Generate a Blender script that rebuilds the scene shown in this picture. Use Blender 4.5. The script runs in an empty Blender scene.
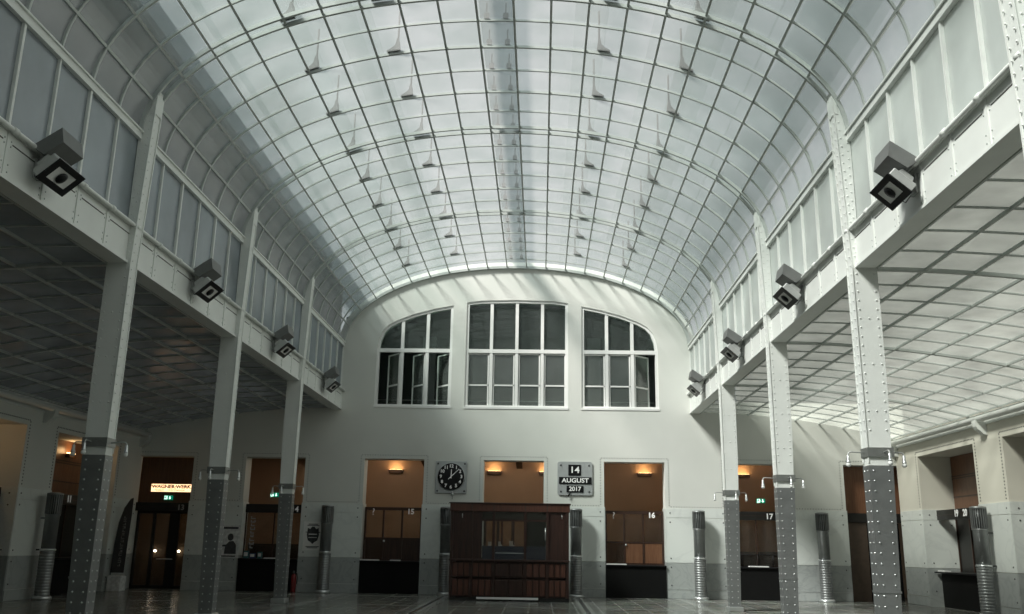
import bpy, bmesh, math, random
from mathutils import Vector, Matrix
random.seed(7)
PI = math.pi
scene = bpy.context.scene
col = scene.collection

# ------------------------------------------------------------------ materials
MATS = {}
def nodes_of(name):
    m = bpy.data.materials.new(name); m.use_nodes = True
    nt = m.node_tree; nt.nodes.clear()
    out = nt.nodes.new('ShaderNodeOutputMaterial')
    MATS[name] = m
    return m, nt, out

def mat(name, c, rough=.5, metal=0., var=.08, scale=6., emit=None, es=0., bump=0., spec=.5, coat=0.):
    m, nt, out = nodes_of(name)
    b = nt.nodes.new('ShaderNodeBsdfPrincipled')
    nt.links.new(b.outputs[0], out.inputs[0])
    tc = nt.nodes.new('ShaderNodeTexCoord')
    n = nt.nodes.new('ShaderNodeTexNoise'); n.inputs['Scale'].default_value = scale; n.inputs['Detail'].default_value = 5
    nt.links.new(tc.outputs['Object'], n.inputs['Vector'])
    r = nt.nodes.new('ShaderNodeValToRGB')
    lo = [max(0, x*(1-var)) for x in c]; hi = [min(1, x*(1+var)) for x in c]
    r.color_ramp.elements[0].position = .3; r.color_ramp.elements[1].position = .7
    r.color_ramp.elements[0].color = (*lo, 1); r.color_ramp.elements[1].color = (*hi, 1)
    nt.links.new(n.outputs['Fac'], r.inputs[0]); nt.links.new(r.outputs[0], b.inputs['Base Color'])
    b.inputs['Roughness'].default_value = rough; b.inputs['Metallic'].default_value = metal
    b.inputs['Specular IOR Level'].default_value = spec
    if coat: b.inputs['Coat Weight'].default_value = coat
    if emit:
        b.inputs['Emission Color'].default_value = (*emit, 1); b.inputs['Emission Strength'].default_value = es
    if bump:
        bp = nt.nodes.new('ShaderNodeBump'); bp.inputs['Strength'].default_value = bump
        nt.links.new(n.outputs['Fac'], bp.inputs['Height']); nt.links.new(bp.outputs[0], b.inputs['Normal'])
    return m

def frosted(name, tint, t, tl, d, g, rough=.2, scale=1.5, var=.12):
    """thin frosted glass: clear + scattering through + dusty + sheen"""
    m, nt, out = nodes_of(name)
    N = nt.nodes.new; L = nt.links.new
    tc = N('ShaderNodeTexCoord'); no = N('ShaderNodeTexNoise'); no.inputs['Scale'].default_value = scale; no.inputs['Detail'].default_value = 4
    L(tc.outputs['Object'], no.inputs['Vector'])
    r = N('ShaderNodeValToRGB')
    r.color_ramp.elements[0].position = .3; r.color_ramp.elements[1].position = .7
    r.color_ramp.elements[0].color = (*[x*(1-var) for x in tint], 1); r.color_ramp.elements[1].color = (*[min(1, x*(1+var)) for x in tint], 1)
    L(no.outputs['Fac'], r.inputs[0])
    a = N('ShaderNodeBsdfTransparent'); b = N('ShaderNodeBsdfTranslucent'); c = N('ShaderNodeBsdfDiffuse'); e = N('ShaderNodeBsdfGlossy')
    e.inputs['Roughness'].default_value = rough
    for s in (a, b, c): L(r.outputs[0], s.inputs['Color'])
    tot = t+tl; m1 = N('ShaderNodeMixShader'); m1.inputs[0].default_value = tl/tot; L(a.outputs[0], m1.inputs[1]); L(b.outputs[0], m1.inputs[2])
    m2 = N('ShaderNodeMixShader'); m2.inputs[0].default_value = d/(tot+d); L(m1.outputs[0], m2.inputs[1]); L(c.outputs[0], m2.inputs[2])
    m3 = N('ShaderNodeMixShader'); m3.inputs[0].default_value = g/(tot+d+g); L(m2.outputs[0], m3.inputs[1]); L(e.outputs[0], m3.inputs[2])
    L(m3.outputs[0], out.inputs[0])
    return m

def marble(name, base, vein, scale=1.3):
    m, nt, out = nodes_of(name); N = nt.nodes.new; L = nt.links.new
    b = N('ShaderNodeBsdfPrincipled'); L(b.outputs[0], out.inputs[0]); b.inputs['Roughness'].default_value = .3
    tc = N('ShaderNodeTexCoord'); n1 = N('ShaderNodeTexNoise'); n1.inputs['Scale'].default_value = scale; n1.inputs['Detail'].default_value = 8; n1.inputs['Distortion'].default_value = 1.6
    L(tc.outputs['Object'], n1.inputs['Vector'])
    r = N('ShaderNodeValToRGB'); r.color_ramp.elements[0].position = .46; r.color_ramp.elements[0].color = (*base, 1)
    r.color_ramp.elements[1].position = .56; r.color_ramp.elements[1].color = (*base, 1)
    e = r.color_ramp.elements.new(.5); e.color = (*vein, 1)
    L(n1.outputs['Fac'], r.inputs[0]); L(r.outputs[0], b.inputs['Base Color'])
    return m

def wood(name, c1, c2, axis='Z', rough=.35, scale=1.):
    m, nt, out = nodes_of(name); N = nt.nodes.new; L = nt.links.new
    b = N('ShaderNodeBsdfPrincipled'); L(b.outputs[0], out.inputs[0]); b.inputs['Roughness'].default_value = rough
    tc = N('ShaderNodeTexCoord'); mp = N('ShaderNodeMapping')
    mp.inputs['Scale'].default_value = (18*scale, 18*scale, 1.2) if axis == 'Z' else (1.2, 18*scale, 18*scale)
    n = N('ShaderNodeTexNoise'); n.inputs['Scale'].default_value = 1.5; n.inputs['Detail'].default_value = 6; n.inputs['Distortion'].default_value = .6
    L(tc.outputs['Object'], mp.inputs[0]); L(mp.outputs[0], n.inputs['Vector'])
    r = N('ShaderNodeValToRGB'); r.color_ramp.elements[0].position = .3; r.color_ramp.elements[1].position = .72
    r.color_ramp.elements[0].color = (*c1, 1); r.color_ramp.elements[1].color = (*c2, 1)
    L(n.outputs['Fac'], r.inputs[0]); L(r.outputs[0], b.inputs['Base Color'])
    return m

def floor_mat():
    m, nt, out = nodes_of('floor_tiles'); N = nt.nodes.new; L = nt.links.new
    b = N('ShaderNodeBsdfPrincipled'); L(b.outputs[0], out.inputs[0]); b.inputs['Roughness'].default_value = .16
    tc = N('ShaderNodeTexCoord')
    br = N('ShaderNodeTexBrick'); br.offset = 0; br.inputs['Scale'].default_value = 1
    br.inputs['Brick Width'].default_value = .62; br.inputs['Row Height'].default_value = .62; br.inputs['Mortar Size'].default_value = .02
    br.inputs['Color1'].default_value = (.13, .135, .12, 1); br.inputs['Color2'].default_value = (.26, .265, .24, 1); br.inputs['Mortar'].default_value = (.42, .425, .40, 1)
    L(tc.outputs['Object'], br.inputs['Vector'])
    n = N('ShaderNodeTexNoise'); n.inputs['Scale'].default_value = 3; n.inputs['Detail'].default_value = 6
    L(tc.outputs['Object'], n.inputs['Vector'])
    mx = N('ShaderNodeMix'); mx.data_type = 'RGBA'; mx.blend_type = 'MULTIPLY'; mx.inputs[0].default_value = .5
    L(br.outputs['Color'], mx.inputs[6]); L(n.outputs['Color'], mx.inputs[7]); L(mx.outputs[2], b.inputs['Base Color'])
    mr = N('ShaderNodeMapRange'); mr.inputs[3].default_value = .12; mr.inputs[4].default_value = .3
    L(n.outputs['Fac'], mr.inputs[0]); L(mr.outputs[0], b.inputs['Roughness'])
    return m

mat('plaster', (.66, .67, .63), .85, var=.035, scale=.7)
mat('plaster_warm', (.66, .64, .56), .85, var=.04, scale=.8)
marble('marble_white', (.69, .72, .69), (.64, .67, .645), .9)
marble('marble_grey', (.37, .39, .38), (.31, .33, .325), 1.6)
mat('white_steel', (.74, .76, .73), .42, var=.03, scale=2.5)
mat('rib_steel', (.46, .49, .47), .4, .1, var=.06)
mat('aluminium', (.27, .28, .28), .42, .7, var=.10, scale=5)
mat('aluminium_bright', (.62, .64, .64), .3, .8, var=.05)
mat('aluminium_dark', (.10, .105, .105), .45, .6, var=.1)
mat('collar_metal', (.30, .31, .30), .4, .7)
mat('gap_dark', (.06, .06, .055), .9)
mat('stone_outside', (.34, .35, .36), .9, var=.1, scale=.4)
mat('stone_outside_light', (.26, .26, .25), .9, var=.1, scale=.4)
mat('blocker_dark', (.10, .105, .105), .7, var=.2, scale=1)
frosted('vault_glass', (.90, .95, .93), .44, .065, .08, .085, .22, 1.2, .10)
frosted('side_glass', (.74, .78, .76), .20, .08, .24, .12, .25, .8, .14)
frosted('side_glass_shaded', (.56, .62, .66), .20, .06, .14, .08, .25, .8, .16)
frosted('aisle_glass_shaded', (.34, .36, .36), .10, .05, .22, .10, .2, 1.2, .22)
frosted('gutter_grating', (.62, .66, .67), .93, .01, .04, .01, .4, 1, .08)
frosted('gutter_shade_dark', (.38, .41, .42), .93, .01, .04, .01, .4, 1, .08)
frosted('shade_tint', (.83, .86, .85), .95, .01, .03, .01, .4, .6, .10)  # see-through tint that puts shade over the vault glass
mat('hanger_iron', (.035, .037, .037), .8)
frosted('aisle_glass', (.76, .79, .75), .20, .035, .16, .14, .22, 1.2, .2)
frosted('window_glass', (.80, .88, .84), .86, .01, .02, .05, .05, 2, .05)
frosted('casement_glass', (.82, .87, .84), .75, .01, .045, .08, .1, 2, .05)
frosted('booth_glass', (.88, .86, .82), .92, .005, .008, .028, .04, 2, .05)
wood('kiosk_wood', (.022, .010, .008), (.055, .024, .018))
wood('kiosk_wood_red', (.055, .021, .014), (.115, .045, .030))
wood('partition_wood', (.022, .011, .008), (.055, .026, .017))
wood('panel_wood', (.115, .050, .026), (.18, .085, .045))
mat('brown_wall', (.37, .25, .165), .8, var=.06, scale=1)
mat('side_brown', (.075, .05, .035), .5, var=.15)
mat('screen_brown', (.11, .075, .045), .8, var=.1)
mat('dark_ceiling', (.10, .055, .03), .8)
mat('black_panel', (.006, .006, .006), .6, spec=.15)
mat('black_band', (.010, .009, .008), .4)
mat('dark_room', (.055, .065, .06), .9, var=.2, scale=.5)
mat('black_gloss', (.008, .008, .009), .35, spec=.3)
mat('white_paint', (.82, .82, .80), .5, var=.01)
mat('white_letter', (.85, .85, .84), .5, var=.01, emit=(1, 1, .97), es=.06)
mat('grey_white', (.34, .34, .35), .6)
mat('grey_letter', (.22, .22, .22), .6)
mat('paper', (.80, .80, .78), .8, var=.02)
mat('paper_grey', (.62, .63, .62), .8, var=.25, scale=9)
mat('print_dark', (.06, .06, .065), .8, var=.3, scale=20)
mat('lamp_grey', (.42, .43, .42), .45, .3)
mat('lamp_dark_grey', (.16, .165, .16), .5, .2)
mat('reflector', (.8, .8, .8), .12, .95, var=.1, scale=30)
mat('bulb_frost', (.75, .76, .74), .25, 0, var=.02)
mat('plate_silver', (.46, .475, .48), .4, .35, var=.05)
mat('sign_lit', (.95, .75, .5), .5, emit=(1., .68, .38), es=1.9, var=.02)
mat('sign_text', (.06, .03, .015), .6)
mat('sign_text_red', (.45, .12, .04), .6)
mat('exit_green', (.0, .20, .10), .5, emit=(0, .45, .25), es=.35, var=.02)
mat('exit_white', (.9, 1, .95), .5, emit=(.75, 1, .9), es=1.6, var=.01)
mat('sconce_body', (.07, .035, .02), .6)
mat('sconce_glow', (1, .8, .5), .5, emit=(1, .62, .28), es=9., var=.01)
mat('spot_glow', (1, .95, .85), .5, emit=(1, .9, .75), es=9., var=.01)
mat('red_paint', (.17, .012, .012), .35)
mat('flag_cloth', (.045, .045, .048), .9)
mat('teal_item', (.04, .13, .14), .6)
mat('blue_item', (.03, .05, .13), .6)
mat('desk_blue_glow', (.012, .015, .025), .4, emit=(.1, .16, .35), es=.015)  # kiosk desk colour with a faint blue glow added, not a display
mat('inlay_light', (.30, .31, .29), .2, var=.1)
mat('inlay_dark', (.03, .03, .03), .3)
floor_mat()

# ------------------------------------------------------------------ mesh builder
class MB:
    def __init__(s): s.v = []; s.f = []; s.mi = []; s.mats = []; s.sm = []
    def m(s, name):
        if name not in s.mats: s.mats.append(name)
        return s.mats.index(name)
    def add(s, vs, fs, mt, M=None, smooth=False):
        b = len(s.v); k = s.m(mt)
        s.v += [tuple(M @ Vector(p)) if M is not None else tuple(p) for p in vs]
        for f in fs: s.f.append([b+i for i in f]); s.mi.append(k); s.sm.append(smooth)
        return s
    def box(s, a, b, mt, M=None):
        (x0, y0, z0), (x1, y1, z1) = [min(p, q) for p, q in zip(a, b)], [max(p, q) for p, q in zip(a, b)]
        vs = [(x0,y0,z0),(x1,y0,z0),(x1,y1,z0),(x0,y1,z0),(x0,y0,z1),(x1,y0,z1),(x1,y1,z1),(x0,y1,z1)]
        return s.add(vs, [(0,3,2,1),(4,5,6,7),(0,1,5,4),(1,2,6,5),(2,3,7,6),(3,0,4,7)], mt, M)
    def bbox(s, a, b, mt, r=.01, M=None):
        """box with chamfered edges along its longest-facing rim"""
        (x0, y0, z0), (x1, y1, z1) = [min(p, q) for p, q in zip(a, b)], [max(p, q) for p, q in zip(a, b)]
        bm = bmesh.new(); bmesh.ops.create_cube(bm, size=1)
        for v in bm.verts:
            v.co = Vector(((x0+x1)/2+v.co.x*(x1-x0), (y0+y1)/2+v.co.y*(y1-y0), (z0+z1)/2+v.co.z*(z1-z0)))
        bmesh.ops.bevel(bm, geom=bm.edges[:], offset=r, segments=1, affect='EDGES')
        return s.take(bm, mt, M)
    def take(s, bm, mt, M=None, smooth=False):
        bm.verts.index_update()
        vs = [v.co.copy() for v in bm.verts]; fs = [[v.index for v in f.verts] for f in bm.faces]
        bm.free(); return s.add(vs, fs, mt, M, smooth)
    def lathe(s, prof, n, mt, M=None, smooth=True, cap=True):
        vs = []; fs = []
        for r, z in prof:
            for i in range(n): a = 2*PI*i/n; vs.append((r*math.cos(a), r*math.sin(a), z))
        for k in range(len(prof)-1):
            for i in range(n):
                j = (i+1) % n; fs.append((k*n+i, k*n+j, (k+1)*n+j, (k+1)*n+i))
        if cap: fs.append(list(range(n))[::-1]); fs.append([(len(prof)-1)*n+i for i in range(n)])
        return s.add(vs, fs, mt, M, smooth)
    def tube(s, pts, r, mt, n=8, M=None):
        pts = [Vector(p) for p in pts]; vs = []; fs = []
        for k, p in enumerate(pts):
            t = (pts[min(k+1, len(pts)-1)]-pts[max(k-1, 0)]).normalized()
            u = t.orthogonal().normalized() if k == 0 else (u - t*u.dot(t)).normalized()
            w = t.cross(u)
            for i in range(n): a = 2*PI*i/n; vs.append(p+u*r*math.cos(a)+w*r*math.sin(a))
        for k in range(len(pts)-1):
            for i in range(n):
                j = (i+1) % n; fs.append((k*n+i, k*n+j, (k+1)*n+j, (k+1)*n+i))
        fs.append(list(range(n))[::-1]); fs.append([(len(pts)-1)*n+i for i in range(n)])
        return s.add(vs, fs, mt, M, True)
    def prism(s, poly, d0, d1, mt, plane='xz', M=None):
        """polygon extruded: plane xz along y, yz along x, xy along z"""
        def P(a, b, d): return (a, d, b) if plane == 'xz' else ((d, a, b) if plane == 'yz' else (a, b, d))
        n = len(poly); vs = [P(a, b, d0) for a, b in poly]+[P(a, b, d1) for a, b in poly]
        fs = [list(range(n)), list(range(n, 2*n))[::-1]]+[(i, n+i, n+(i+1) % n, (i+1) % n) for i in range(n)]
        return s.add(vs, fs, mt, M)
    def holed(s, loops, d0, d1, mt, plane='xz', back=True):
        """polygon (first loop) with holes, extruded"""
        bm = bmesh.new()
        def P(a, b, d): return (a, d, b) if plane == 'xz' else (d, a, b)
        for lp in loops:
            vs = [bm.verts.new(P(a, b, d0)) for a, b in lp]
            for i in range(len(vs)): bm.edges.new((vs[i], vs[(i+1) % len(vs)]))
        bmesh.ops.triangle_fill(bm, use_beauty=True, use_dissolve=False, edges=bm.edges[:])
        r = bmesh.ops.extrude_face_region(bm, geom=bm.faces[:])
        off = Vector(P(0, 0, d1-d0))
        for e in r['geom']:
            if isinstance(e, bmesh.types.BMVert): e.co += off
        return s.take(bm, mt)
    def rivet(s, p, nrm, mt, r=.016, h=.012):
        p = Vector(p); nv = Vector(nrm).normalized(); u = nv.orthogonal().normalized(); w = nv.cross(u)
        vs = []
        for rr, hh in ((r, 0), (r*.8, h*.75), (r*.3, h)):
            for i in range(6):
                a = i*PI/3; vs.append(p+u*rr*math.cos(a)+w*rr*math.sin(a)+nv*hh)
        fs = [(k*6+i, k*6+(i+1) % 6, (k+1)*6+(i+1) % 6, (k+1)*6+i) for k in (0, 1) for i in range(6)]+[list(range(12, 18))]
        return s.add(vs, fs, mt, None, True)
    def build(s, name, parent=None, **props):
        me = bpy.data.meshes.new(name); me.from_pydata(s.v, [], s.f)
        for n in s.mats: me.materials.append(MATS[n])
        me.polygons.foreach_set('material_index', s.mi); me.polygons.foreach_set('use_smooth', s.sm)
        bm = bmesh.new(); bm.from_mesh(me); bmesh.ops.recalc_face_normals(bm, faces=bm.faces[:]); bm.to_mesh(me); bm.free()
        me.update()
        o = bpy.data.objects.new(name, me); col.objects.link(o)
        if parent is not None: o.parent = parent
        for k, v in props.items(): o[k] = v
        return o

def thing(name, label, cat, loc=(0, 0, 0), rz=0, group=None):
    o = bpy.data.objects.new(name, None); col.objects.link(o); o.empty_display_size = .2
    o.location = loc; o.rotation_euler = (0, 0, rz)
    o['label'] = label; o['category'] = cat
    if group: o['group'] = group
    return o
def tag(o, label, cat, group=None):
    o['label'] = label; o['category'] = cat
    if group: o['group'] = group
    return o
KIDS = {}
def kids(o): return [c for c in bpy.data.objects if c.parent == o]
def copy_tree(o, parent=None):
    c = o.copy(); col.objects.link(c)
    if parent is not None: c.parent = parent
    for ch in kids(o):
        copy_tree(ch, c)
    return c
def dup(o, loc, rz, label, group=None):
    c = copy_tree(o); c.location = loc; c.rotation_euler = (0, 0, rz); c['label'] = label
    if group: c['group'] = group
    return c
def S(mb, name, parent=None):
    o = mb.build(name, parent)
    if parent is None: o['kind'] = 'structure'
    return o

def text(body, size, mt, name, parent, M, ext=.006, align='CENTER', sx=1., bold=.0):
    cu = bpy.data.curves.new('t', 'FONT'); cu.body = body; cu.size = size; cu.extrude = ext; cu.offset = bold
    cu.align_x = align; cu.align_y = 'CENTER'; cu.resolution_u = 3
    ob = bpy.data.objects.new('t', cu); col.objects.link(ob)
    dg = bpy.context.evaluated_depsgraph_get(); dg.update()
    me = bpy.data.meshes.new_from_object(ob.evaluated_get(dg))
    bpy.data.objects.remove(ob); bpy.data.curves.remove(cu)
    me.transform(M @ Matrix.Diagonal((sx, 1, 1, 1))); me.materials.clear(); me.materials.append(MATS[mt]); me.name = name
    o = bpy.data.objects.new(name, me); col.objects.link(o)
    if parent is not None: o.parent = parent
    return o
RX = Matrix.Rotation(PI/2, 4, 'X')
def face(x, y, z, rz=0): return Matrix.Translation((x, y, z)) @ Matrix.Rotation(rz, 4, 'Z') @ RX

# ------------------------------------------------------------------ hall measures
BAY = 5.583; XB = 6.03; XW = 12.7; YR = -33.5
ZB, ZS, ZR, ZA = 6.02, 6.67, 8.30, 11.16      # beam underside, sill, rail, apex
NB = 6
EXP = 2.06
def ell(t):                                   # t from 0 (right rail) to PI (left rail)
    c, s = math.cos(t), math.sin(t); e = 2/EXP
    return (XB*math.copysign(abs(c)**e, c), ZR+(ZA-ZR)*abs(s)**e)
_ts = [PI*i/4000 for i in range(4001)]
_ps = [ell(t) for t in _ts]
_ls = [0.]
for i in range(4000): _ls.append(_ls[-1]+math.hypot(_ps[i+1][0]-_ps[i][0], _ps[i+1][1]-_ps[i][1]))
ARC = _ls[-1]
def arc(s):                                   # point and inward normal at arc length s
    s = min(max(s, 0), ARC); lo, hi = 0, 4000
    while hi-lo > 1:
        m = (lo+hi)//2
        if _ls[m] <= s: lo = m
        else: hi = m
    k = (s-_ls[lo])/max(1e-9, _ls[hi]-_ls[lo])
    x = _ps[lo][0]*(1-k)+_ps[hi][0]*k; z = _ps[lo][1]*(1-k)+_ps[hi][1]*k
    a, b = _ps[max(lo-3, 0)], _ps[min(hi+3, 4000)]
    tx, tz = b[0]-a[0], b[1]-a[1]; L = math.hypot(tx, tz)
    return x, z, -tz/L, tx/L                  # normal points inwards (left of travel)
NCELL = 21; CELL = ARC/NCELL
NSEG = NCELL*4

# ------------------------------------------------------------------ glass vault
mb = MB(); vs = []; fs = []
for i in range(NSEG+1):
    x, z, nx, nz = arc(ARC*i/NSEG)
    for k in range(NB+1): vs.append((x, -BAY*k, z))
W = NB+1
for i in range(NSEG):
    for k in range(NB): fs.append((i*W+k, i*W+k+1, (i+1)*W+k+1, (i+1)*W+k))
mb.add(vs, fs, 'vault_glass', smooth=True)
ceiling = S(mb, 'ceiling')

def hoop(w, h, off=0., mt='rib_steel'):
    mb = MB(); vs = []; fs = []
    for i in range(NSEG+1):
        x, z, nx, nz = arc(ARC*i/NSEG)
        for dy, d in ((-w/2, off), (w/2, off), (w/2, off+h), (-w/2, off+h)): vs.append((x+nx*d, dy, z+nz*d))
    for i in range(NSEG):
        for q in range(4): fs.append((i*4+q, i*4+(q+1) % 4, (i+1)*4+(q+1) % 4, (i+1)*4+q))
    fs += [(0, 1, 2, 3), tuple(NSEG*4+q for q in (3, 2, 1, 0))]
    return mb.add(vs, fs, mt)
def rep(o, ys):
    for k, y in enumerate(ys):
        c = o if k == 0 else o.copy()
        if k: col.objects.link(c); c.parent = o.parent
        c.location.y = y
rep(hoop(.05, .07).build('main_rib', ceiling), [-BAY*k+d for k in range(1, NB) for d in (-.13, .13)])
rep(hoop(.046, .05).build('secondary_rib', ceiling), [-BAY*(k+f) for k in range(NB) for f in (1/3, 2/3)])
rep(hoop(.036, .036).build('glazing_rib', ceiling), [-BAY*(k+f) for k in range(NB) for f in (1/6, .5, 5/6)])
hoop(.10, .09).build('end_rib', ceiling).location.y = -.05
for i in range(1, NCELL):
    x, z, nx, nz = arc(CELL*i); w = .042; h = .045; tx, tz = nz, -nx
    p = [(x+tx*a*w/2+nx*b*h, z+tz*a*w/2+nz*b*h) for a, b in ((-1, 0), (1, 0), (1, 1), (-1, 1))]
    MB().prism(p, -.02, YR, 'rib_steel').build('purlin', ceiling)

# hangers of the outer roof standing on the glass ribs
def hanger(s_):
    x, z, nx, nz = arc(s_); sg = 1 if x > 0 else -1
    mb = MB()
    mb.tube([(x, 0, z+.03), (x, 0, z+.9)], .02, 'hanger_iron', 6)
    sl = abs(nx)/abs(nz)
    poly = [(x-.05*sg, z+.02+.05*sl), (x+.21*sg, z-.21*sl+.02), (x+.11*sg, z-.11*sl+.07), (x+.04*sg, z+.12), (x+.015*sg, z+.26), (x-.02*sg, z+.26)]
    mb.prism(poly, -.09, .09, 'hanger_iron')
    return mb
for s_ in (CELL*5.2, CELL*7.6, CELL*(NCELL-7.6), CELL*(NCELL-5.2)):
    rep(hanger(s_).build('roof_hanger', ceiling), [-BAY*k/3 for k in range(1, 13)])
def ridge_bracket():
    mb = MB()
    for x in (-.18, .18):
        mb.box((x-.05, -.04, ZA+.015), (x+.05, .04, ZA+.12), 'hanger_iron'); mb.box((x-.012, -.012, ZA+.12), (x+.012, .012, ZA+.35), 'hanger_iron')
    return mb
rep(ridge_bracket().build('ridge_bracket', ceiling), [-BAY*k/6 for k in range(1, 24)])
MB().box((-.34, YR, ZA+.36), (.3, 6, ZA+.40), 'gutter_grating').build('ridge_walkway', ceiling)
for sg in (-1, 1):                            # gutters outside above the haunches; stacked tinted sheets paint their soft shade, darker left
    for c0_, c1_, d0_, m_ in ((1.25, 3.4, .12, 'shade_tint'), (1.5, 2.95, .16, 'shade_tint'), (1.65, 2.6, .20, 'gutter_grating')):
        if sg > 0 and m_ == 'gutter_grating': continue
        if sg < 0: m_ = 'gutter_shade_dark' if m_ == 'gutter_grating' else ('gutter_grating' if d0_ > .14 else 'shade_tint')
        mb = MB(); vs = []; n = 9
        for i in range(n):
            c_ = CELL*(c0_+(c1_-c0_)*i/(n-1))
            x, z, nx, nz = arc(c_ if sg > 0 else ARC-c_)
            for y in (YR, 6): vs.append((x-nx*d0_, y, z-nz*d0_))
        mb.add(vs, [(2*i, 2*i+1, 2*i+3, 2*i+2) for i in range(n-1)], m_).build('roof_gutter', ceiling)
for a, b, d in ((3.2, 6.7, .5), (3.0, 5.4, .45), (6.1, 7.1, .6), (12.6, 13.5, .55), (14.7, 17.6, .5), (15.6, 16.6, .4)):   # added see-through sheets above the glass, grading the vault darker
    mb = MB(); vs = []
    for i in range(7):
        x, z, nx, nz = arc(CELL*(21-a-(b-a)*i/6))
        for y in (YR, 6): vs.append((x-nx*d, y, z-nz*d))
    mb.add(vs, [(2*i, 2*i+1, 2*i+3, 2*i+2) for i in range(6)], 'shade_tint').build('roof_shade_sheet', ceiling)

# ------------------------------------------------------------------ side beams, clerestory windows
for sg, side in ((-1, 'left'), (1, 'right')):
    mb = MB()
    X = lambda a: sg*a
    mb.box((X(5.97), 0, ZB), (X(6.02), YR, ZS), 'white_steel')
    mb.box((X(5.93), 0, ZB-.02), (X(6.26), YR, ZB+.02), 'white_steel')
    mb.box((X(6.02), 0, ZB+.02), (X(6.2), YR, ZS-.02), 'white_steel')
    mb.box((X(5.94), 0, ZS-.03), (X(6.12), YR, ZS+.02), 'white_steel')
    beam = S(mb, 'trim_1' if sg < 0 else 'trim_2')
    mb = MB()                                  # riveted straps and the thin joint line
    for k in range(NB*6):
        y = -BAY*k/6
        mb.box((X(5.955), y-.035, ZB+.02), (X(5.972), y+.035, ZS-.03), 'white_steel')
        for z in (ZB+.1, ZB+.2, ZS-.13, ZS-.2):
            for dy in (-.075, .075): mb.rivet((X(5.97), y+dy, z), (-sg, 0, 0), 'rib_steel', .014, .01)
        mb.box((X(5.965), y-BAY/6+.11, ZS-.17), (X(5.972), y-.11, ZS-.155), 'gap_dark')
    mb.build('strap', beam)
    mb = MB().tube([(X(5.90), -.02, ZS-.01), (X(5.90), YR, ZS-.01)], .034, 'white_steel', 10)
    for k in range(NB*6): mb.tube([(X(5.90), -BAY*k/6-.05, ZS-.01), (X(5.90), -BAY*k/6+.05, ZS-.01)], .048, 'white_steel', 10)
    mb.build('handrail', beam)
    mb = MB()
    mb.box((X(5.96), 0, ZR-.09), (X(6.10), YR, ZR+.07), 'white_steel'); mb.box((X(5.93), 0, ZR+.03), (X(6.06), YR, ZR+.06), 'white_steel')
    S(mb, 'trim_3' if sg < 0 else 'trim_4')
    for k in range(NB):
        y0, y1 = -BAY*(k+1), -BAY*k
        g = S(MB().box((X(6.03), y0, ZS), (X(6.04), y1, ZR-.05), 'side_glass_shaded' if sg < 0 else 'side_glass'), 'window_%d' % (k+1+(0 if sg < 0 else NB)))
        for j in range(7):
            if j in (0,) and k == 0: pass
            y = y1-(y1-y0)*j/6
            if j in (6,) and k < NB-1: continue
            w = .05 if j % 2 == 0 else .036
            MB().box((X(5.985), y-w/2, ZS), (X(6.03), y+w/2, ZR-.05), 'white_steel').build('mullion', g)

# ------------------------------------------------------------------ aisle roofs
def az(x): return 6.05-.0188*(abs(x)-6.1)**2
for sg, side in ((-1, 'left'), (1, 'right')):
    xs = [6.15+(13.0-6.15)*i/24 for i in range(25)]
    vs = [(sg*x, y, az(x)) for x in xs for y in (0, YR)]
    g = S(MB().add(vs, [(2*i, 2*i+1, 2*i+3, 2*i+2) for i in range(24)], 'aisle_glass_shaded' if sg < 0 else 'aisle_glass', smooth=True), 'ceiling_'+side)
    for i in range(0, 9):
        x = 6.3+(12.6-6.3)*i/8
        MB().box((sg*(x-.02), 0, az(x)-.05), (sg*(x+.02), YR, az(x)-.004), 'rib_steel').build('purlin', g)
    def cross(w, h):
        mb = MB(); v = []; f = []
        for x in xs:
            for dy, d in ((-w/2, .003), (w/2, .003), (w/2, h), (-w/2, h)): v.append((sg*x, dy, az(x)-d))
        for i in range(24):
            for q in range(4): f.append((i*4+q, i*4+(q+1) % 4, i*4+4+(q+1) % 4, i*4+4+q))
        return mb.add(v, f, 'rib_steel')
    rep(cross(.08, .06).build('main_rib', g), [-BAY*k for k in range(1, NB)])
    rep(cross(.034, .03).build('glazing_rib', g), [-BAY*(k+j/6) for k in range(NB) for j in range(1, 6)])
    MB().box((sg*6.26, 0, ZB+.0), (sg*6.3, YR, az(6.28)), 'rib_steel').build('edge_bar', g)

# ------------------------------------------------------------------ floor
mb = MB().box((-18, YR, -.2), (18, 6, 0), 'floor_tiles')
fl = S(mb, 'floor')
mb = MB()
for x in (-2.12, 2.12):
    mb.box((x-.16, YR+.1, 0), (x+.16, -.05, .004), 'inlay_light'); mb.box((x-.05, YR+.1, .004), (x+.05, -.05, .006), 'inlay_dark')
for x in (-5.4, 5.4): mb.box((x-.1, YR+.1, 0), (x+.1, -.05, .004), 'inlay_light')
for k in range(1, 7): mb.box((-12.5, -BAY*k-.09, .0), (12.5, -BAY*k+.09, .003), 'inlay_light')
mb.box((-12.5, -1.5, 0), (12.5, -1.3, .003), 'inlay_light')
mb.build('floor_inlay', fl)

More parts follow.
